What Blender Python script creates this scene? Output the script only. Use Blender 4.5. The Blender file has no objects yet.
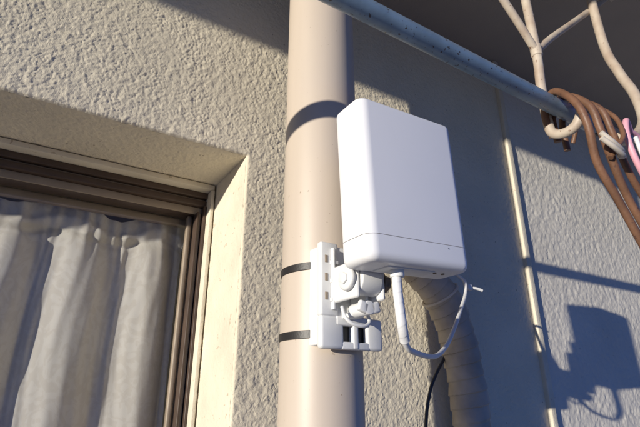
import bpy, bmesh, math, random
import numpy as np
from mathutils import Vector, Matrix
random.seed(4)
S=bpy.context.scene
M_,K_=3.22,0.372           # sun slope: travels +x by M_, down by K_ per metre towards the wall (+y)
CEIL=0.98; OPX=-0.0525; OPZ=0.418; GROUND=-1.5

# ---------------- materials
def mat(name,col,rough=0.6,bump=0.0,bscale=300,var=0.0,vscale=8,metal=0,col2=None,spec=0.5,detail=3,streak=False,specks=None):
    m=bpy.data.materials.new(name); m.use_nodes=True
    nt=m.node_tree; n=nt.nodes; l=nt.links; b=n['Principled BSDF']
    b.inputs['Roughness'].default_value=rough; b.inputs['Metallic'].default_value=metal
    b.inputs['Specular IOR Level'].default_value=spec
    tc=n.new('ShaderNodeTexCoord')
    b.inputs['Base Color'].default_value=(*col,1)
    if var>0:
        mp=n.new('ShaderNodeMapping'); l.new(tc.outputs['Object'],mp.inputs['Vector'])
        if streak: mp.inputs['Scale'].default_value=(1,1,0.08)
        no=n.new('ShaderNodeTexNoise'); no.inputs['Scale'].default_value=vscale; no.inputs['Detail'].default_value=detail
        l.new(mp.outputs[0],no.inputs['Vector'])
        cr=n.new('ShaderNodeValToRGB'); cr.color_ramp.elements[0].position=.3; cr.color_ramp.elements[1].position=.7
        c2=col2 if col2 else tuple(c*(1-var) for c in col)
        cr.color_ramp.elements[0].color=(*c2,1); cr.color_ramp.elements[1].color=(*col,1)
        l.new(no.outputs['Fac'],cr.inputs['Fac']); l.new(cr.outputs['Color'],b.inputs['Base Color'])
        if specks:
            sc,th,sc_col=specks
            ns=n.new('ShaderNodeTexNoise'); ns.inputs['Scale'].default_value=sc; ns.inputs['Detail'].default_value=2
            l.new(tc.outputs['Object'],ns.inputs['Vector'])
            rp=n.new('ShaderNodeValToRGB'); rp.color_ramp.elements[0].position=th; rp.color_ramp.elements[1].position=th+.05
            l.new(ns.outputs['Fac'],rp.inputs['Fac'])
            mx=n.new('ShaderNodeMixRGB'); l.new(rp.outputs['Color'],mx.inputs['Fac']); l.new(cr.outputs['Color'],mx.inputs['Color1'])
            mx.inputs['Color2'].default_value=(*sc_col,1); l.new(mx.outputs[0],b.inputs['Base Color'])
    if bump>0:
        nb=n.new('ShaderNodeTexNoise'); nb.inputs['Scale'].default_value=bscale; nb.inputs['Detail'].default_value=2
        l.new(tc.outputs['Object'],nb.inputs['Vector'])
        bp=n.new('ShaderNodeBump'); bp.inputs['Strength'].default_value=bump; bp.inputs['Distance'].default_value=0.002
        l.new(nb.outputs['Fac'],bp.inputs['Height']); l.new(bp.outputs['Normal'],b.inputs['Normal'])
    return m
stucco=mat('stucco',(.80,.72,.56),.9,.35,600,.14,5.0,spec=.2,specks=(150,.70,(.42,.36,.27)))
stucco_low=mat('stucco_plain',(.74,.67,.53),.9,1.0,90,.12,3.0,spec=.2)
stucco_r=mat('stucco_grey',(.73,.69,.61),.9,.3,600,.14,3.5,spec=.2,specks=(150,.72,(.45,.40,.33)))
cream=mat('cream_render',(.76,.69,.55),.85,.45,260,.16,12,spec=.25,specks=(90,.68,(.50,.42,.31)))
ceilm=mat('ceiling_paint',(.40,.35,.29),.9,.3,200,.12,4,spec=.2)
pipem=mat('pipe_paint',(.60,.51,.42),.45,.05,60,.13,16,streak=True,specks=(170,.725,(.36,.28,.21)))
alu=mat('bronze_aluminium',(.09,.06,.045),.4,.05,200,.3,20,spec=.4)
alu2=mat('tan_frame',(.34,.27,.20),.5,.1,200,.25,18)
white=mat('white_plastic',(.82,.82,.83),.38,.02,900,.03,9)
white2=mat('white_plastic_matte',(.76,.76,.75),.5,.05,500,.07,40)
offw=mat('cable_white',(.74,.74,.74),.45,.05,400,.08,30)
dark=mat('black_nylon',(.02,.018,.018),.45,.1,400)
blackc=mat('black_cable',(.03,.03,.035),.5)
metal=mat('weathered_steel',(.30,.24,.18),.45,.3,200,.5,60,metal=.7)
beige=mat('bracket_paint',(.55,.48,.39),.5,.15,150,.3,25,col2=(.40,.31,.24),specks=(110,.67,(.20,.11,.07)))
brown=mat('brown_vinyl',(.21,.105,.06),.5,.3,150,.35,30,specks=(140,.66,(.10,.05,.035)))
pink=mat('pink_plastic',(.75,.38,.45),.45)
tan=mat('tie_tan',(.60,.54,.46),.5)
groundm=mat('concrete_ground',(.32,.32,.32),.9,.5,40,.2,2)
pole=mat('coated_pole',(.24,.34,.44),.36,.05,120,.25,30,specks=(190,.64,(.07,.06,.06)))
tape=mat('wrap_tape',(.50,.44,.37),.6,.3,120,.3,25,col2=(.36,.31,.25))
# curtain fabric
cur=bpy.data.materials.new('curtain_fabric'); cur.use_nodes=True
nt=cur.node_tree; n=nt.nodes; l=nt.links; b=n['Principled BSDF']; out=n['Material Output']
tc=n.new('ShaderNodeTexCoord')
nz=n.new('ShaderNodeTexNoise'); nz.inputs['Scale'].default_value=26; nz.inputs['Detail'].default_value=3; nz.inputs['Distortion'].default_value=2.5
l.new(tc.outputs['UV'],nz.inputs['Vector'])
cr=n.new('ShaderNodeValToRGB'); cr.color_ramp.elements[0].position=.47; cr.color_ramp.elements[1].position=.53
cr.color_ramp.elements[0].color=(.87,.84,.79,1); cr.color_ramp.elements[1].color=(.80,.76,.70,1)
l.new(nz.outputs['Fac'],cr.inputs['Fac']); l.new(cr.outputs[0],b.inputs['Base Color'])
b.inputs['Roughness'].default_value=.75
wv=n.new('ShaderNodeTexNoise'); wv.inputs['Scale'].default_value=700; wv.inputs['Detail'].default_value=1; l.new(tc.outputs['UV'],wv.inputs['Vector'])
bp=n.new('ShaderNodeBump'); bp.inputs['Strength'].default_value=.25; bp.inputs['Distance'].default_value=.001
l.new(wv.outputs['Fac'],bp.inputs['Height']); l.new(bp.outputs[0],b.inputs['Normal'])
tr=n.new('ShaderNodeBsdfTranslucent'); tr.inputs['Color'].default_value=(.88,.82,.73,1)
ms=n.new('ShaderNodeMixShader'); ms.inputs[0].default_value=.42
l.new(b.outputs[0],ms.inputs[1]); l.new(tr.outputs[0],ms.inputs[2]); l.new(ms.outputs[0],out.inputs[0])
# window glass: facing-based reflectivity, same from both sides
gl=bpy.data.materials.new('window_glass'); gl.use_nodes=True
nt=gl.node_tree; n=nt.nodes; l=nt.links; out=n['Material Output']
t=n.new('ShaderNodeBsdfTransparent'); t.inputs[0].default_value=(.98,.98,.97,1); g=n.new('ShaderNodeBsdfGlossy'); g.inputs['Roughness'].default_value=.02
lw=n.new('ShaderNodeLayerWeight'); lw.inputs[0].default_value=.5
pw=n.new('ShaderNodeMath'); pw.operation='POWER'; pw.inputs[1].default_value=5
ma=n.new('ShaderNodeMath'); ma.operation='MULTIPLY_ADD'; ma.inputs[1].default_value=.8; ma.inputs[2].default_value=.03
ms=n.new('ShaderNodeMixShader')
l.new(lw.outputs['Facing'],pw.inputs[0]); l.new(pw.outputs[0],ma.inputs[0])
l.new(ma.outputs[0],ms.inputs[0]); l.new(t.outputs[0],ms.inputs[1]); l.new(g.outputs[0],ms.inputs[2]); l.new(ms.outputs[0],out.inputs[0])

# ---------------- helpers
def link(o,parent=None):
    S.collection.objects.link(o)
    if parent: o.parent=parent
    return o
def empty(name):
    e=bpy.data.objects.new(name,None); e.empty_display_size=.05; return link(e)
def from_bm(name,bm,m,parent=None,smooth=True,angle=35):
    me=bpy.data.meshes.new(name); bm.normal_update(); bm.to_mesh(me); bm.free()
    for mm in (m if isinstance(m,list) else [m]): me.materials.append(mm)
    if smooth:
        me.polygons.foreach_set('use_smooth',[True]*len(me.polygons))
        try: me.set_sharp_from_angle(angle=math.radians(angle))
        except Exception: pass
    return link(bpy.data.objects.new(name,me),parent)
def rbox(name,x0,x1,y0,y1,z0,z1,m,parent=None,bev=0.002,seg=3,rot=None):
    bm=bmesh.new(); bmesh.ops.create_cube(bm,size=1)
    for v in bm.verts:
        v.co=Vector(((v.co.x*(x1-x0)),(v.co.y*(y1-y0)),(v.co.z*(z1-z0))))
    if bev>0: bmesh.ops.bevel(bm,geom=bm.edges[:],offset=bev,segments=seg,profile=.5,affect='EDGES')
    c=Vector(((x0+x1)/2,(y0+y1)/2,(z0+z1)/2))
    if rot is not None: bmesh.ops.transform(bm,matrix=rot.to_4x4(),verts=bm.verts)
    bmesh.ops.translate(bm,vec=c,verts=bm.verts)
    return from_bm(name,bm,m,parent)
def cyl(name,p0,p1,r,m,parent=None,seg=40,bev=0.0,r2=None):
    p0=Vector(p0);p1=Vector(p1);d=p1-p0
    bm=bmesh.new(); bmesh.ops.create_cone(bm,cap_ends=True,segments=seg,radius1=r,radius2=(r if r2 is None else r2),depth=d.length)
    if bev>0:
        es=[e for e in bm.edges if abs(e.verts[0].co.z-e.verts[1].co.z)<1e-6]
        bmesh.ops.bevel(bm,geom=es,offset=bev,segments=3,affect='EDGES',profile=.5)
    q=d.to_track_quat('Z','Y').to_matrix().to_4x4()
    bmesh.ops.transform(bm,matrix=Matrix.Translation((p0+p1)/2)@q,verts=bm.verts)
    return from_bm(name,bm,m,parent)
def catmull(pts,n=12):
    P=[Vector(p) for p in pts]; P=[P[0]*2-P[1]]+P+[P[-1]*2-P[-2]]; out=[]
    for i in range(1,len(P)-2):
        for k in range(n):
            t=k/n;a,b_,c,d=P[i-1],P[i],P[i+1],P[i+2]
            out.append(.5*((2*b_)+(c-a)*t+(2*a-5*b_+4*c-d)*t*t+(3*b_-a-3*c+d)*t**3))
    out.append(P[-2]); return out
def tube(name,pts,r,m,parent=None,seg=16,n=12,smooth_path=True,rf=None):
    path=catmull(pts,n) if smooth_path else [Vector(p) for p in pts]
    bm=bmesh.new(); rings=[]; up=None; s=0
    for i,p in enumerate(path):
        a=path[max(0,i-1)]; b_=path[min(len(path)-1,i+1)]; t=(b_-a).normalized()
        if i: s+=(p-path[i-1]).length
        if up is None: up=t.orthogonal().normalized()
        else: up=(up-t*up.dot(t)).normalized()
        sd=t.cross(up); ring=[]
        for k in range(seg):
            th=2*math.pi*k/seg; rr=rf(s,th) if rf else r
            ring.append(bm.verts.new(p+(up*math.cos(th)+sd*math.sin(th))*rr))
        rings.append(ring)
    for i in range(len(rings)-1):
        for k in range(seg):
            bm.faces.new((rings[i][k],rings[i][(k+1)%seg],rings[i+1][(k+1)%seg],rings[i+1][k]))
    bm.faces.new(rings[0][::-1]); bm.faces.new(rings[-1])
    bmesh.ops.recalc_face_normals(bm,faces=bm.faces)
    return from_bm(name,bm,m,parent,angle=60)

# ---------------- noise field for render relief
def field(nu,nv,du,wl_lo,wl_hi,seed):
    r=np.random.default_rng(seed).standard_normal((nv,nu))
    fy=np.fft.fftfreq(nv,du)[:,None]; fx=np.fft.rfftfreq(nu,du)[None,:]
    f=np.sqrt(fx**2+fy**2)+1e-9
    w=np.exp(-(f*wl_lo)**2)*(1-np.exp(-(f*wl_hi)**2))
    a=np.fft.irfft2(np.fft.rfft2(r)*w,s=(nv,nu)); a/=a.std(); return a
def stucco_h(nu,nv,du,seed):
    a=field(nu,nv,du,.0040,.0095,seed); b_=field(nu,nv,du,.012,.05,seed+1)
    patch=field(nu,nv,du,.05,.3,seed+3)
    return np.tanh(a*.8)*.00050*(1+.18*patch)+b_*.00027+field(nu,nv,du,.0026,.005,seed+2)*.00014
def grid_obj(name,U,V,fn,m,parent,mask=None):
    nu,nv=len(U),len(V)
    UU,VV=np.meshgrid(U,V)
    co=fn(UU,VV).reshape(-1,3)
    idx=np.arange(nu*nv).reshape(nv,nu)
    q=np.stack([idx[:-1,:-1],idx[:-1,1:],idx[1:,1:],idx[1:,:-1]],-1).reshape(-1,4)
    if mask is not None:
        uc=(UU[:-1,:-1]+UU[1:,1:])/2; vc=(VV[:-1,:-1]+VV[1:,1:])/2
        q=q[mask(uc,vc).reshape(-1)]
    used=np.unique(q); rem=np.full(nu*nv,-1); rem[used]=np.arange(len(used)); co=co[used]; q=rem[q]
    me=bpy.data.meshes.new(name); me.vertices.add(len(co)); me.vertices.foreach_set('co',co.astype(np.float32).ravel())
    me.loops.add(q.size); me.loops.foreach_set('vertex_index',q.astype(np.int32).ravel())
    me.polygons.add(len(q)); me.polygons.foreach_set('loop_start',np.arange(0,q.size,4,dtype=np.int32))
    me.update(calc_edges=True); me.validate()
    me.materials.append(m)
    me.polygons.foreach_set('use_smooth',[True]*len(me.polygons))
    return link(bpy.data.objects.new(name,me),parent)

# ---------------- building
B=empty('apartment_building')
du=.0018
NL=int(.62/du); NR=int((.76-OPX)/du); ND=int(.62/du)
U=OPX+du*np.arange(-NL,NR+1); V=OPZ+du*np.arange(-ND,int((CEIL-OPZ)/du)+2)
H=stucco_h(len(U),len(V),du,11)
def wallfn(X,Z):
    R=.005
    y=-.0012-H
    d=np.where((X>=OPX)&(Z<=OPZ),X-OPX,np.where((X<=OPX)&(Z>=OPZ),Z-OPZ,np.hypot(np.maximum(X-OPX,0),np.maximum(Z-OPZ,0))))
    inside=(X<OPX)&(Z<OPZ); d=np.where(inside,0,d)
    dd=np.clip(R-d,0,R); y=y+R-np.sqrt(R*R-dd*dd)
    return np.stack([X,y,Z],-1)
grid_obj('wall_render',U,V,wallfn,stucco,B,mask=lambda x,z:~((x<OPX)&(z<OPZ)))
gx0,gxm,gz0=U[0],U[-1],V[0]
du2=.0030
U2=gxm+du2*np.arange(0,int(1.5/du2)); V2=gz0+du2*np.arange(0,int((CEIL-gz0)/du2)+2)
H2=field(len(U2),len(V2),du2,.0062,.015,91)*.00032+field(len(U2),len(V2),du2,.02,.08,92)*.0004
grid_obj('wall_render_panel',U2,V2,lambda X,Z:np.stack([X,-.0012-H2,Z],-1),stucco_r,B)
gx1=U2[-1]
Yr=np.arange(.0035,.187,du); Vr=OPZ+du*np.arange(-ND,2)
Hr=stucco_h(len(Yr),len(Vr),du,40)
grid_obj('reveal_jamb',Yr,Vr,lambda Y,Z:np.stack([OPX-Hr*.5,Y,Z],-1),cream,B)
Us=OPX+du*np.arange(-NL,2); Hs=stucco_h(len(Us),len(Yr),du,50)
grid_obj('reveal_soffit',Us,Yr,lambda X,Y:np.stack([X,Y,OPZ-Hs*1.1],-1),stucco,B)
WX0,WX1,WTOP,WL=-6.0,5.0,3.6,-1.85
def box(name,a,b_,c,d,e,f,m,bev=0): return rbox(name,a,b_,c,d,e,f,m,B,bev)
box('wall_right',gx1,WX1,0,.2,GROUND,CEIL,stucco_low)
box('wall_below',OPX+.0,gx1,0,.2,GROUND,gz0,stucco_low)
box('wall_sill',WL,OPX,0,.2,GROUND,-.9,stucco_low)
box('wall_over_window',WX0,gx0,0,.2,OPZ,CEIL,stucco_low)
box('wall_left',WX0,WL,0,.2,GROUND,OPZ,stucco_low)
box('wall_core',OPX+.004,gx1,.012,.2,gz0,CEIL,stucco_low)
box('wall_core_over',gx0,OPX+.004,.012,.2,OPZ+.004,CEIL,stucco_low)
box('wall_upper',WX0,WX1,0,.2,CEIL+.15,WTOP,stucco_low)
box('reveal_jamb_lower',OPX,OPX+.004,.004,.19,-.9,gz0,cream)
EAVE=(CEIL-.692)/K_
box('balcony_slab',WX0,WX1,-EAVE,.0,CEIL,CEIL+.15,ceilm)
box('balcony_fascia',WX0,WX1,-EAVE-.012,-EAVE-.0,CEIL-.004,CEIL+.16,cream)
rbox('joint_cover',.750,.770,-.013,.004,GROUND,CEIL-.001,cream,B,.003)
box('room_back',WL-.3,OPX+.3,1.6,1.65,GROUND,1.0,ceilm)
box('room_side_r',OPX+.2,OPX+.25,.2,1.6,GROUND,1.0,ceilm)
box('room_side_l',WL-.25,WL-.2,.2,1.6,GROUND,1.0,ceilm)
box('room_top',WL-.2,OPX+.2,.2,1.6,.6,.65,ceilm)
W=B
fx0=WL+.001; fx1=OPX-.004
rbox('window_trim_head',fx0,fx1,.160,.200,OPZ-.013,OPZ-.002,cream,W,.0015)
rbox('window_head_1',fx0,fx1,.184,.215,OPZ-.026,OPZ-.0135,alu,W,.0012)
rbox('window_head_2',fx0,fx1,.194,.235,OPZ-.0305,OPZ-.0265,alu2,W,.001)
rbox('window_head_3',fx0,fx1,.188,.235,OPZ-.044,OPZ-.0310,alu,W,.0012)
rbox('window_head_4',fx0,fx1,.205,.250,OPZ-.057,OPZ-.0445,alu,W,.0015)
rbox('window_head_5',fx0,fx1,.200,.204,OPZ-.060,OPZ-.0445,alu2,W,.001)
rbox('curtain_rail',fx0,fx1,.262,.278,OPZ-.070,OPZ-.054,alu2,W,.002)
rbox('window_jamb_trim',OPX-.010,OPX-.0030,.160,.200,-.9,OPZ-.0135,cream,W,.001)
rbox('window_jamb_1',OPX-.016,OPX-.0105,.182,.222,-.9,OPZ-.0445,alu,W,.0012)
rbox('window_jamb_2',OPX-.024,OPX-.0165,.196,.245,-.9,OPZ-.0575,alu2,W,.002)
rbox('window_jamb_3',OPX-.028,OPX-.0245,.188,.212,-.9,OPZ-.0575,alu,W,.001)
rbox('sash_stile',OPX-.038,OPX-.0285,.222,.238,-.9,OPZ-.0575,alu2,W,.003)
rbox('window_sill_frame',fx0,fx1,.17,.25,-.95,-.901,alu,W,.002)
bm=bmesh.new()
vs=[bm.verts.new(p) for p in ((fx0,.229,-.9),(OPX-.0375,.229,-.9),(OPX-.0375,.229,OPZ-.058),(fx0,.229,OPZ-.058))]; bm.faces.new(vs)
from_bm('window_pane',bm,gl,W,False)

# ---------------- curtain
cx=np.arange(WL+.01,OPX-.022,.0025); cz=np.arange(-.9,.362,.004)
def curfn(X,Z):
    t=np.clip((.352-Z)/.12,0,1); t=t*t*(3-2*t)
    ph=2*np.pi*(X/.122)+.7*np.sin(X*15+.5)+.16*np.sin(Z*4+X*9)
    f=np.sin(ph)+.24*np.sin(2*ph+.8+Z*1.5)+.08*np.sin(3.1*ph+Z*3)
    small=np.sin(2*np.pi*X/.030+1.5*np.sin(X*23))
    y=.288+.0135*f*(.40+.60*t)+.0030*small*(1-t)
    # fine crumples running mostly down the cloth
    y=y+.0007*np.sin(X*210+5*np.sin(Z*5+X*11))+.0005*np.sin(X*330-9*Z+2*np.sin(Z*17))
    y=y+.0009*np.sin(Z*31+X*45+2*np.sin(X*30))*t
    sag=.015*np.cos(2*np.pi*(X+.115)/.19)+.006*np.sin(X*31)
    top=np.clip((Z-.15)/.2,0,1)
    y=y-.008*np.exp(-((Z-.318)/.010)**2)+.005*np.exp(-((Z-.298)/.006)**2)
    xx=X+.008*np.cos(ph)*t
    return np.stack([xx,y,Z+sag*top],-1)
co=grid_obj('curtain',cx,cz,curfn,cur,None)
uv=co.data.uv_layers.new(name='UVMap')
lv=np.zeros(len(co.data.loops),np.int32); co.data.loops.foreach_get('vertex_index',lv)
vc=np.zeros(len(co.data.vertices)*3,np.float32); co.data.vertices.foreach_get('co',vc); vc=vc.reshape(-1,3)
uv.data.foreach_set('uv',np.stack([vc[lv,0]*1.6,vc[lv,2]],-1).ravel())

# ---------------- downspout
P=empty('downspout_pipe'); PX,PY,PR=.002,-.177,.057
def ringtube(name,prof,m,parent,cxy=(PX,PY),seg=96):
    bm=bmesh.new(); R=[]
    for r,z in prof: R.append([bm.verts.new((cxy[0]+r*math.cos(2*math.pi*k/seg),cxy[1]+r*math.sin(2*math.pi*k/seg),z)) for k in range(seg)])
    for i in range(len(R)-1):
        for k in range(seg): bm.faces.new((R[i][k],R[i][(k+1)%seg],R[i+1][(k+1)%seg],R[i+1][k]))
    bmesh.ops.recalc_face_normals(bm,faces=bm.faces)
    return from_bm(name,bm,m,parent,angle=50)
ringtube('pipe_body',[(PR,GROUND),(PR,-.6),(PR,.46),(PR,CEIL-.02)],pipem,P)
ringtube('ceiling_collar',[(PR+.0005,CEIL-.03),(PR+.012,CEIL-.028),(PR+.012,CEIL-.001)],pipem,P)
ringtube('socket',[(PR+.0005,-.72),(PR+.006,-.715),(PR+.006,-.61),(PR+.0005,-.605)],pipem,P)

# ---------------- laundry pole
PLY,PLZ=-.375,.4575
L=empty('laundry_pole')
cyl('tube',(-.9,PLY,PLZ),(.475,PLY,PLZ),.0145,pole,L,48,.001)
cyl('end_cap',(.472,PLY,PLZ),(.490,PLY,PLZ),.0158,blackc,L,40,.003)
K=empty('laundry_pole_bracket')
J=(.362,-.357,.597)
tube('leg',[(.365,-.355,CEIL),(.364,-.355,.8),J,(.363,-.352,.515),(.365,-.350,.445),(.367,-.354,.42),(.368,-.372,.411),(.369,-.392,.415),(.370,-.405,.433),(.371,-.409,.458)],.0085,beige,K)
tube('strut_a',[(J[0],J[1],J[2]-.006),(.30,-.357,.661),(.16,-.357,.804),(-.015,-.357,CEIL)],.0072,beige,K)
tube('strut_b',[(J[0],J[1],J[2]-.006),(.43,-.357,.656),(.56,-.357,.769),(.80,-.357,CEIL)],.0072,beige,K)
cyl('clamp',(J[0],J[1],J[2]-.018),(J[0],J[1],J[2]+.008),.0102,beige,K,24,.003)
tube('outer_hook',[(.615,-.372,CEIL),(.610,-.372,.72),(.600,-.39,.62),(.588,-.41,.55),(.566,-.42,.478),(.515,-.42,.428),(.466,-.42,.404),(.432,-.42,.397)],.0095,beige,K)
for i,(x,y) in enumerate(((.365,-.355),(-.015,-.357),(.80,-.357),(.615,-.372))):
    rbox('foot_%d'%i,x-.02,x+.02,y-.02,y+.02,CEIL-.006,CEIL-.0005,beige,K,.001)
# ---------------- hanging cords
C=empty('hanging_cord_bundle')
def cord(i,pts,r,m): tube('cord_%d'%i,pts,r,m,C,14,10)
cord(1,[(.372,-.350,.415),(.352,-.355,.458),(.337,-.385,.475),(.325,-.420,.432),(.328,-.43,.385),(.352,-.42,.33),(.390,-.42,.275),(.43,-.42,.215),(.50,-.42,.12),(.55,-.42,.08)],.0062,brown)
cord(2,[(.385,-.350,.41),(.378,-.353,.460),(.365,-.385,.476),(.360,-.424,.435),(.366,-.43,.385),(.392,-.425,.335),(.425,-.42,.285),(.475,-.42,.215),(.54,-.42,.13),(.55,-.42,.08)],.0062,brown)
cord(3,[(.41,-.350,.40),(.405,-.355,.458),(.398,-.385,.476),(.394,-.424,.44),(.402,-.43,.395),(.43,-.425,.350),(.470,-.42,.31),(.54,-.42,.24),(.60,-.42,.15),(.55,-.42,.08)],.0055,brown)
cord(4,[(.43,-.352,.42),(.427,-.385,.476),(.43,-.425,.44),(.415,-.44,.39),(.39,-.436,.36),(.375,-.43,.34)],.004,brown)
cord(5,[(.345,-.438,.372),(.362,-.444,.358),(.39,-.442,.352),(.41,-.43,.362),(.415,-.415,.375)],.0042,tan)
cord(6,[(.343,-.438,.362),(.362,-.444,.349),(.39,-.442,.343),(.41,-.43,.353)],.0042,tan)
cl=empty('pink_clip')
tube('loop',[(.475,-.428,.42),(.452,-.435,.43),(.437,-.437,.405),(.436,-.437,.375),(.447,-.437,.345),(.468,-.435,.322),(.492,-.43,.318)],.0050,pink,cl)
tube('jaw',[(.475,-.428,.42),(.50,-.428,.415),(.53,-.428,.39)],.0050,pink,cl)
tube('jaw_white',[(.452,-.442,.395),(.458,-.443,.36),(.478,-.442,.335),(.50,-.44,.325)],.0035,white2,cl)

# ---------------- outdoor wireless router
R=empty('outdoor_wireless_router')
bx0,bx1,by0,by1,bz0,bz1=-.050,.112,-.357,-.298,.135,.343
def shell(inset=0):
    bm=bmesh.new(); bmesh.ops.create_cube(bm,size=1)
    for v in bm.verts:
        v.co=Vector(((bx0+bx1)/2+v.co.x*(bx1-bx0-2*inset),(by0+by1)/2+v.co.y*(by1-by0-2*inset),(bz0+bz1)/2+v.co.z*(bz1-bz0-2*inset)))
    ve=[e for e in bm.edges if abs(e.verts[0].co.z-e.verts[1].co.z)>.05]
    bmesh.ops.bevel(bm,geom=ve,offset=.0145,segments=10,profile=.5,affect='EDGES')
    zt=max(v.co.z for v in bm.verts); zb=min(v.co.z for v in bm.verts)
    te=[e for e in bm.edges if all(abs(v.co.z-zt)<1e-6 for v in e.verts)]
    bmesh.ops.bevel(bm,geom=te,offset=.008,segments=7,profile=.5,affect='EDGES')
    be=[e for e in bm.edges if all(abs(v.co.z-zb)<1e-6 for v in e.verts)]
    bmesh.ops.bevel(bm,geom=be,offset=.0115,segments=8,profile=.55,affect='EDGES')
    return bm
def cut(bm,z,keep_above):
    bmesh.ops.bisect_plane(bm,geom=bm.verts[:]+bm.edges[:]+bm.faces[:],plane_co=(0,0,z),plane_no=(0,0,1),clear_inner=keep_above,clear_outer=not keep_above)
    es=[e for e in bm.edges if e.is_boundary]; bmesh.ops.holes_fill(bm,edges=es,sides=0)
    return bm
from_bm('cover',cut(shell(),.1658,True),white,R,angle=25)
from_bm('base_cap',cut(shell(),.1651,False),white,R,angle=25)
from_bm('seam_core',cut(cut(shell(.0012),.1640,True),.1670,False),alu2,R,angle=25)
rbox('port_cover',-.012,.062,by0+.016,by1-.014,bz0-.0015,bz0+.001,white2,R,.0006)
cyl('cable_gland',(.010,-.330,bz0-.010),(.010,-.330,bz0+.002),.0085,white2,R,30,.0015)
for i,x in enumerate((.068,.082)):
    cyl('screw_%d'%i,(x,-.334,bz0-.0012),(x,-.334,bz0+.002),.0022,metal,R,16)
rbox('led_window',.072,.0745,by0-.0002,by0+.001,.1600,.1612,dark,R,.0001,1)
rbox('mount_foot',-.030,.040,by1-.002,by1+.010,.150,.235,white2,R,.003)
for o in R.children:
    c=Vector((.0,-.33,.165)); o.matrix_world=Matrix.Translation(c)@Matrix.Rotation(math.radians(-2.2),4,'Y')@Matrix.Translation(-c)

# ---------------- mounting bracket on the pipe
G=empty('pole_mount_bracket')
ya,yb_=-.248,-.237
rbox('plate_column',-.043,-.016,ya,yb_,.088,.184,white2,G,.003)
rbox('plate_column_core',-.018,.024,ya+.002,yb_+.0,.088,.180,white2,G,.002)
rbox('rail_top',-.020,.030,ya-.001,yb_,.078,.0895,white2,G,.0018)
rbox('plate_lower_l',-.043,-.0085,ya,yb_,.049,.0895,white2,G,.004)
rbox('plate_lower_m',.0055,.0135,ya-.0005,yb_,.050,.083,white2,G,.0018)
rbox('plate_lower_r',.0275,.053,ya,yb_,.049,.0895,white2,G,.004)
rbox('plate_lower_b',-.012,.032,ya+.0004,yb_,.0492,.0585,white2,G,.002)
rbox('window_back',-.010,.030,yb_-.001,yb_+.002,.056,.082,dark,G,0)
rbox('saddle_l',-.040,-.020,yb_,-.196,.054,.18,white2,G,.002)
rbox('saddle_r',.024,.046,yb_,-.196,.052,.088,white2,G,.002)
for i in range(3):
    z=.108+i*.024
    rbox('slot_%d'%i,-.0370,-.0325,ya-.0006,ya+.002,z,z+.010,alu2,G,.0006)
    rbox('rib_%d'%i,-.029,-.018,ya-.004,ya+.001,z-.002,z+.0035,white2,G,.001)
rbox('rib_v',-.0275,-.024,ya-.005,ya+.001,.096,.176,white2,G,.001)
rbox('ear_l',-.026,-.020,-.300,ya+.002,.104,.150,white2,G,.003)
rbox('ear_r',.012,.018,-.300,ya+.002,.104,.150,white2,G,.003)
cyl('hinge_barrel',(-.0195,-.286,.128),(.0115,-.286,.128),.0185,white2,G,40,.002)
cyl('knob',(-.0335,-.286,.128),(-.0262,-.286,.128),.0150,white2,G,36,.003)
cyl('knob_cap',(-.0365,-.286,.128),(-.0330,-.286,.128),.0075,white2,G,6,.001)
cyl('bolt_hex',(.0185,-.286,.128),(.031,-.286,.128),.0115,metal,G,6,.001)
cyl('bolt_washer',(.0181,-.286,.128),(.0200,-.286,.128),.0145,metal,G,30)
rbox('arm_up',-.016,.009,-.301,-.275,.13,.20,white2,G,.003)
cyl('pivot',(-.004,-.262,.094),(-.004,-.296,.094),.0085,white2,G,30,.0015)
rbox('wing_l',-.019,-.005,-.296,-.289,.088,.1015,white2,G,.0025,rot=Matrix.Rotation(math.radians(18),3,'Y'))
rbox('wing_r',-.002,.012,-.296,-.289,.088,.1015,white2,G,.0025,rot=Matrix.Rotation(math.radians(-14),3,'Y'))
tube('latch_loop',[(-.021,-.262,.098),(-.024,-.272,.085),(-.016,-.276,.0765),(0,-.277,.0745),(.011,-.274,.080),(.015,-.266,.092)],.0022,white2,G)
rbox('latch_tab',-.012,.008,-.268,-.2475,.086,.0915,white2,G,.0015)
rbox('gusset',.002,.007,-.280,ya,.09,.118,white2,G,.0015)

# ---------------- nylon ties round the pipe
def strap(name,z,w=.0105,th=.0014,tilt=0):
    e=empty(name); bm=bmesh.new(); N=120; prof=[(PR+.0004,-w/2),(PR+th,-w/2+.0005),(PR+th,w/2-.0005),(PR+.0004,w/2)]; Rg=[]
    for k in range(N):
        a=2*math.pi*k/N
        Rg.append([bm.verts.new((PX+r*math.cos(a),PY+r*math.sin(a),z+dz+tilt*math.cos(a))) for r,dz in prof])
    for k in range(N):
        A_,B_=Rg[k],Rg[(k+1)%N]
        for j in range(4): bm.faces.new((A_[j],A_[(j+1)%4],B_[(j+1)%4],B_[j]))
    bmesh.ops.recalc_face_normals(bm,faces=bm.faces)
    from_bm('band',bm,dark,e,angle=30)
    rbox('buckle',.048,.056,-.215,-.200,z-.007,z+.007,dark,e,.0015)
    rbox('teeth_strip',-.030,.035,-.2372,-.2352,z-w/2+.001,z+w/2-.001,dark,e,.0004)
strap('nylon_strap',.160,tilt=.003); strap('nylon_strap',.070,tilt=.002)

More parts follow.
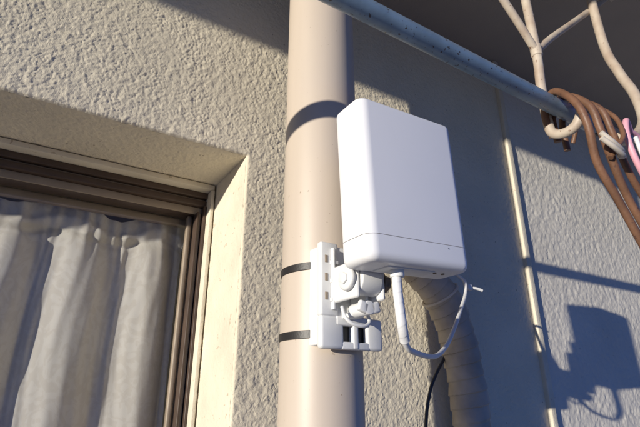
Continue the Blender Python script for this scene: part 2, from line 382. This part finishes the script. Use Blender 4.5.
# ---------------- wrapped refrigerant pipe
A=empty('wrapped_air_conditioner_pipe')
def rtape(s,th):
    u=(s/.027-th/(2*math.pi))%1.0
    return .0365*(1+.085*(u-.5))+.0011*math.sin(s*70+2*th)+.0008*math.sin(s*31+th*3)
tube('tape_wrapped_run',[(.20,.02,.305),(.235,-.03,.285),(.285,-.055,.255),(.335,-.062,.215),(.378,-.062,.160),(.403,-.060,.10),(.416,-.058,.03),(.422,-.056,-.06),(.424,-.056,-.3),(.424,-.056,-.8),(.424,-.056,GROUND)],.033,tape,A,seg=48,n=60,rf=rtape)
cyl('wall_sleeve',(.215,.0,.296),(.222,-.022,.291),.044,tan,A,40,.003)
T=empty('cable_tie')
ctr=Vector((.362,-.062,.186)); ax=Vector((.045,0,-.055)).normalized(); u1=Vector((0,-1,0)); u2=ax.cross(u1)
pts=[ctr+(u1*math.cos(a)+u2*math.sin(a))*.0392 for a in [2*math.pi*k/40 for k in range(41)]]
tube('loop',pts,.0028,tan,T,8,1,False)
rbox('lock_head',.388,.400,-.115,-.102,.190,.202,offw,T,.0015)
tube('tail',[(.398,-.108,.196),(.410,-.115,.195),(.422,-.120,.191)],.0030,offw,T,8)

# ---------------- cables
Wc=empty('white_network_cable')
cp=[(.010,-.330,.134),(.010,-.331,.105),(.013,-.331,.068),(.030,-.318,.050),(.060,-.300,.0445),(.142,-.250,.046),(.205,-.214,.066),(.262,-.182,.100),(.320,-.150,.142),(.362,-.128,.178),(.378,-.115,.205),(.376,-.10,.222)]
tube('cable',cp,.0034,offw,Wc,14,14)
def rsl(s,th): return .0056+.0003*(((s/.012-th/(2*math.pi))%1.0))
tube('sealing_wrap',[(.010,-.330,.130),(.010,-.331,.105),(.013,-.331,.072),(.024,-.322,.0545)],.0055,offw,Wc,24,40,rf=rsl)
Bc=empty('black_cable')
tube('cable',[(.405,-.03,.10),(.385,-.040,.070),(.350,-.046,.035),(.327,-.047,.0),(.310,-.047,-.06),(.300,-.045,-.2),(.298,-.04,-.6),(.298,-.04,GROUND)],.0032,blackc,Bc)

# ---------------- ground
bm=bmesh.new(); bmesh.ops.create_grid(bm,x_segments=4,y_segments=4,size=150)
bmesh.ops.translate(bm,vec=(0,0,GROUND),verts=bm.verts); from_bm('ground',bm,groundm,None,False)

# ---------------- light
sd=Vector((M_,1,-K_)).normalized()
sun=bpy.data.lights.new('sun','SUN'); sun.energy=5; sun.angle=math.radians(.53); sun.color=(1,.93,.80)
so=link(bpy.data.objects.new('sun',sun)); so.rotation_euler=sd.to_track_quat('-Z','Y').to_euler()
elev=math.asin(K_/math.sqrt(M_*M_+1+K_*K_))
w=bpy.data.worlds.new('World'); S.world=w; w.use_nodes=True
nt=w.node_tree; sky=nt.nodes.new('ShaderNodeTexSky'); sky.sky_type='NISHITA'; sky.sun_disc=False
sky.sun_elevation=elev; sky.sun_rotation=math.atan2(-M_,-1)%(2*math.pi)
sky.air_density=1.6; sky.dust_density=0.0; sky.ozone_density=10
bg=nt.nodes['Background']; bg.inputs['Strength'].default_value=.15
wb=nt.nodes.new('ShaderNodeMixRGB'); wb.blend_type='MULTIPLY'; wb.inputs['Fac'].default_value=1; wb.inputs['Color2'].default_value=(.86,1.22,1.85,1)
nt.links.new(sky.outputs[0],wb.inputs['Color1']); nt.links.new(wb.outputs[0],bg.inputs['Color'])
S.view_settings.view_transform='Standard'; S.view_settings.look='None'; S.view_settings.exposure=0

# ---------------- camera
cam=bpy.data.cameras.new('camera'); cam.sensor_width=36; cam.lens=36*465/640; cam.clip_start=.01; cam.clip_end=500
c=link(bpy.data.objects.new('camera',cam)); c.location=(-.35,-.737,0); c.rotation_euler=(math.radians(111),0,math.radians(-32))
S.camera=c
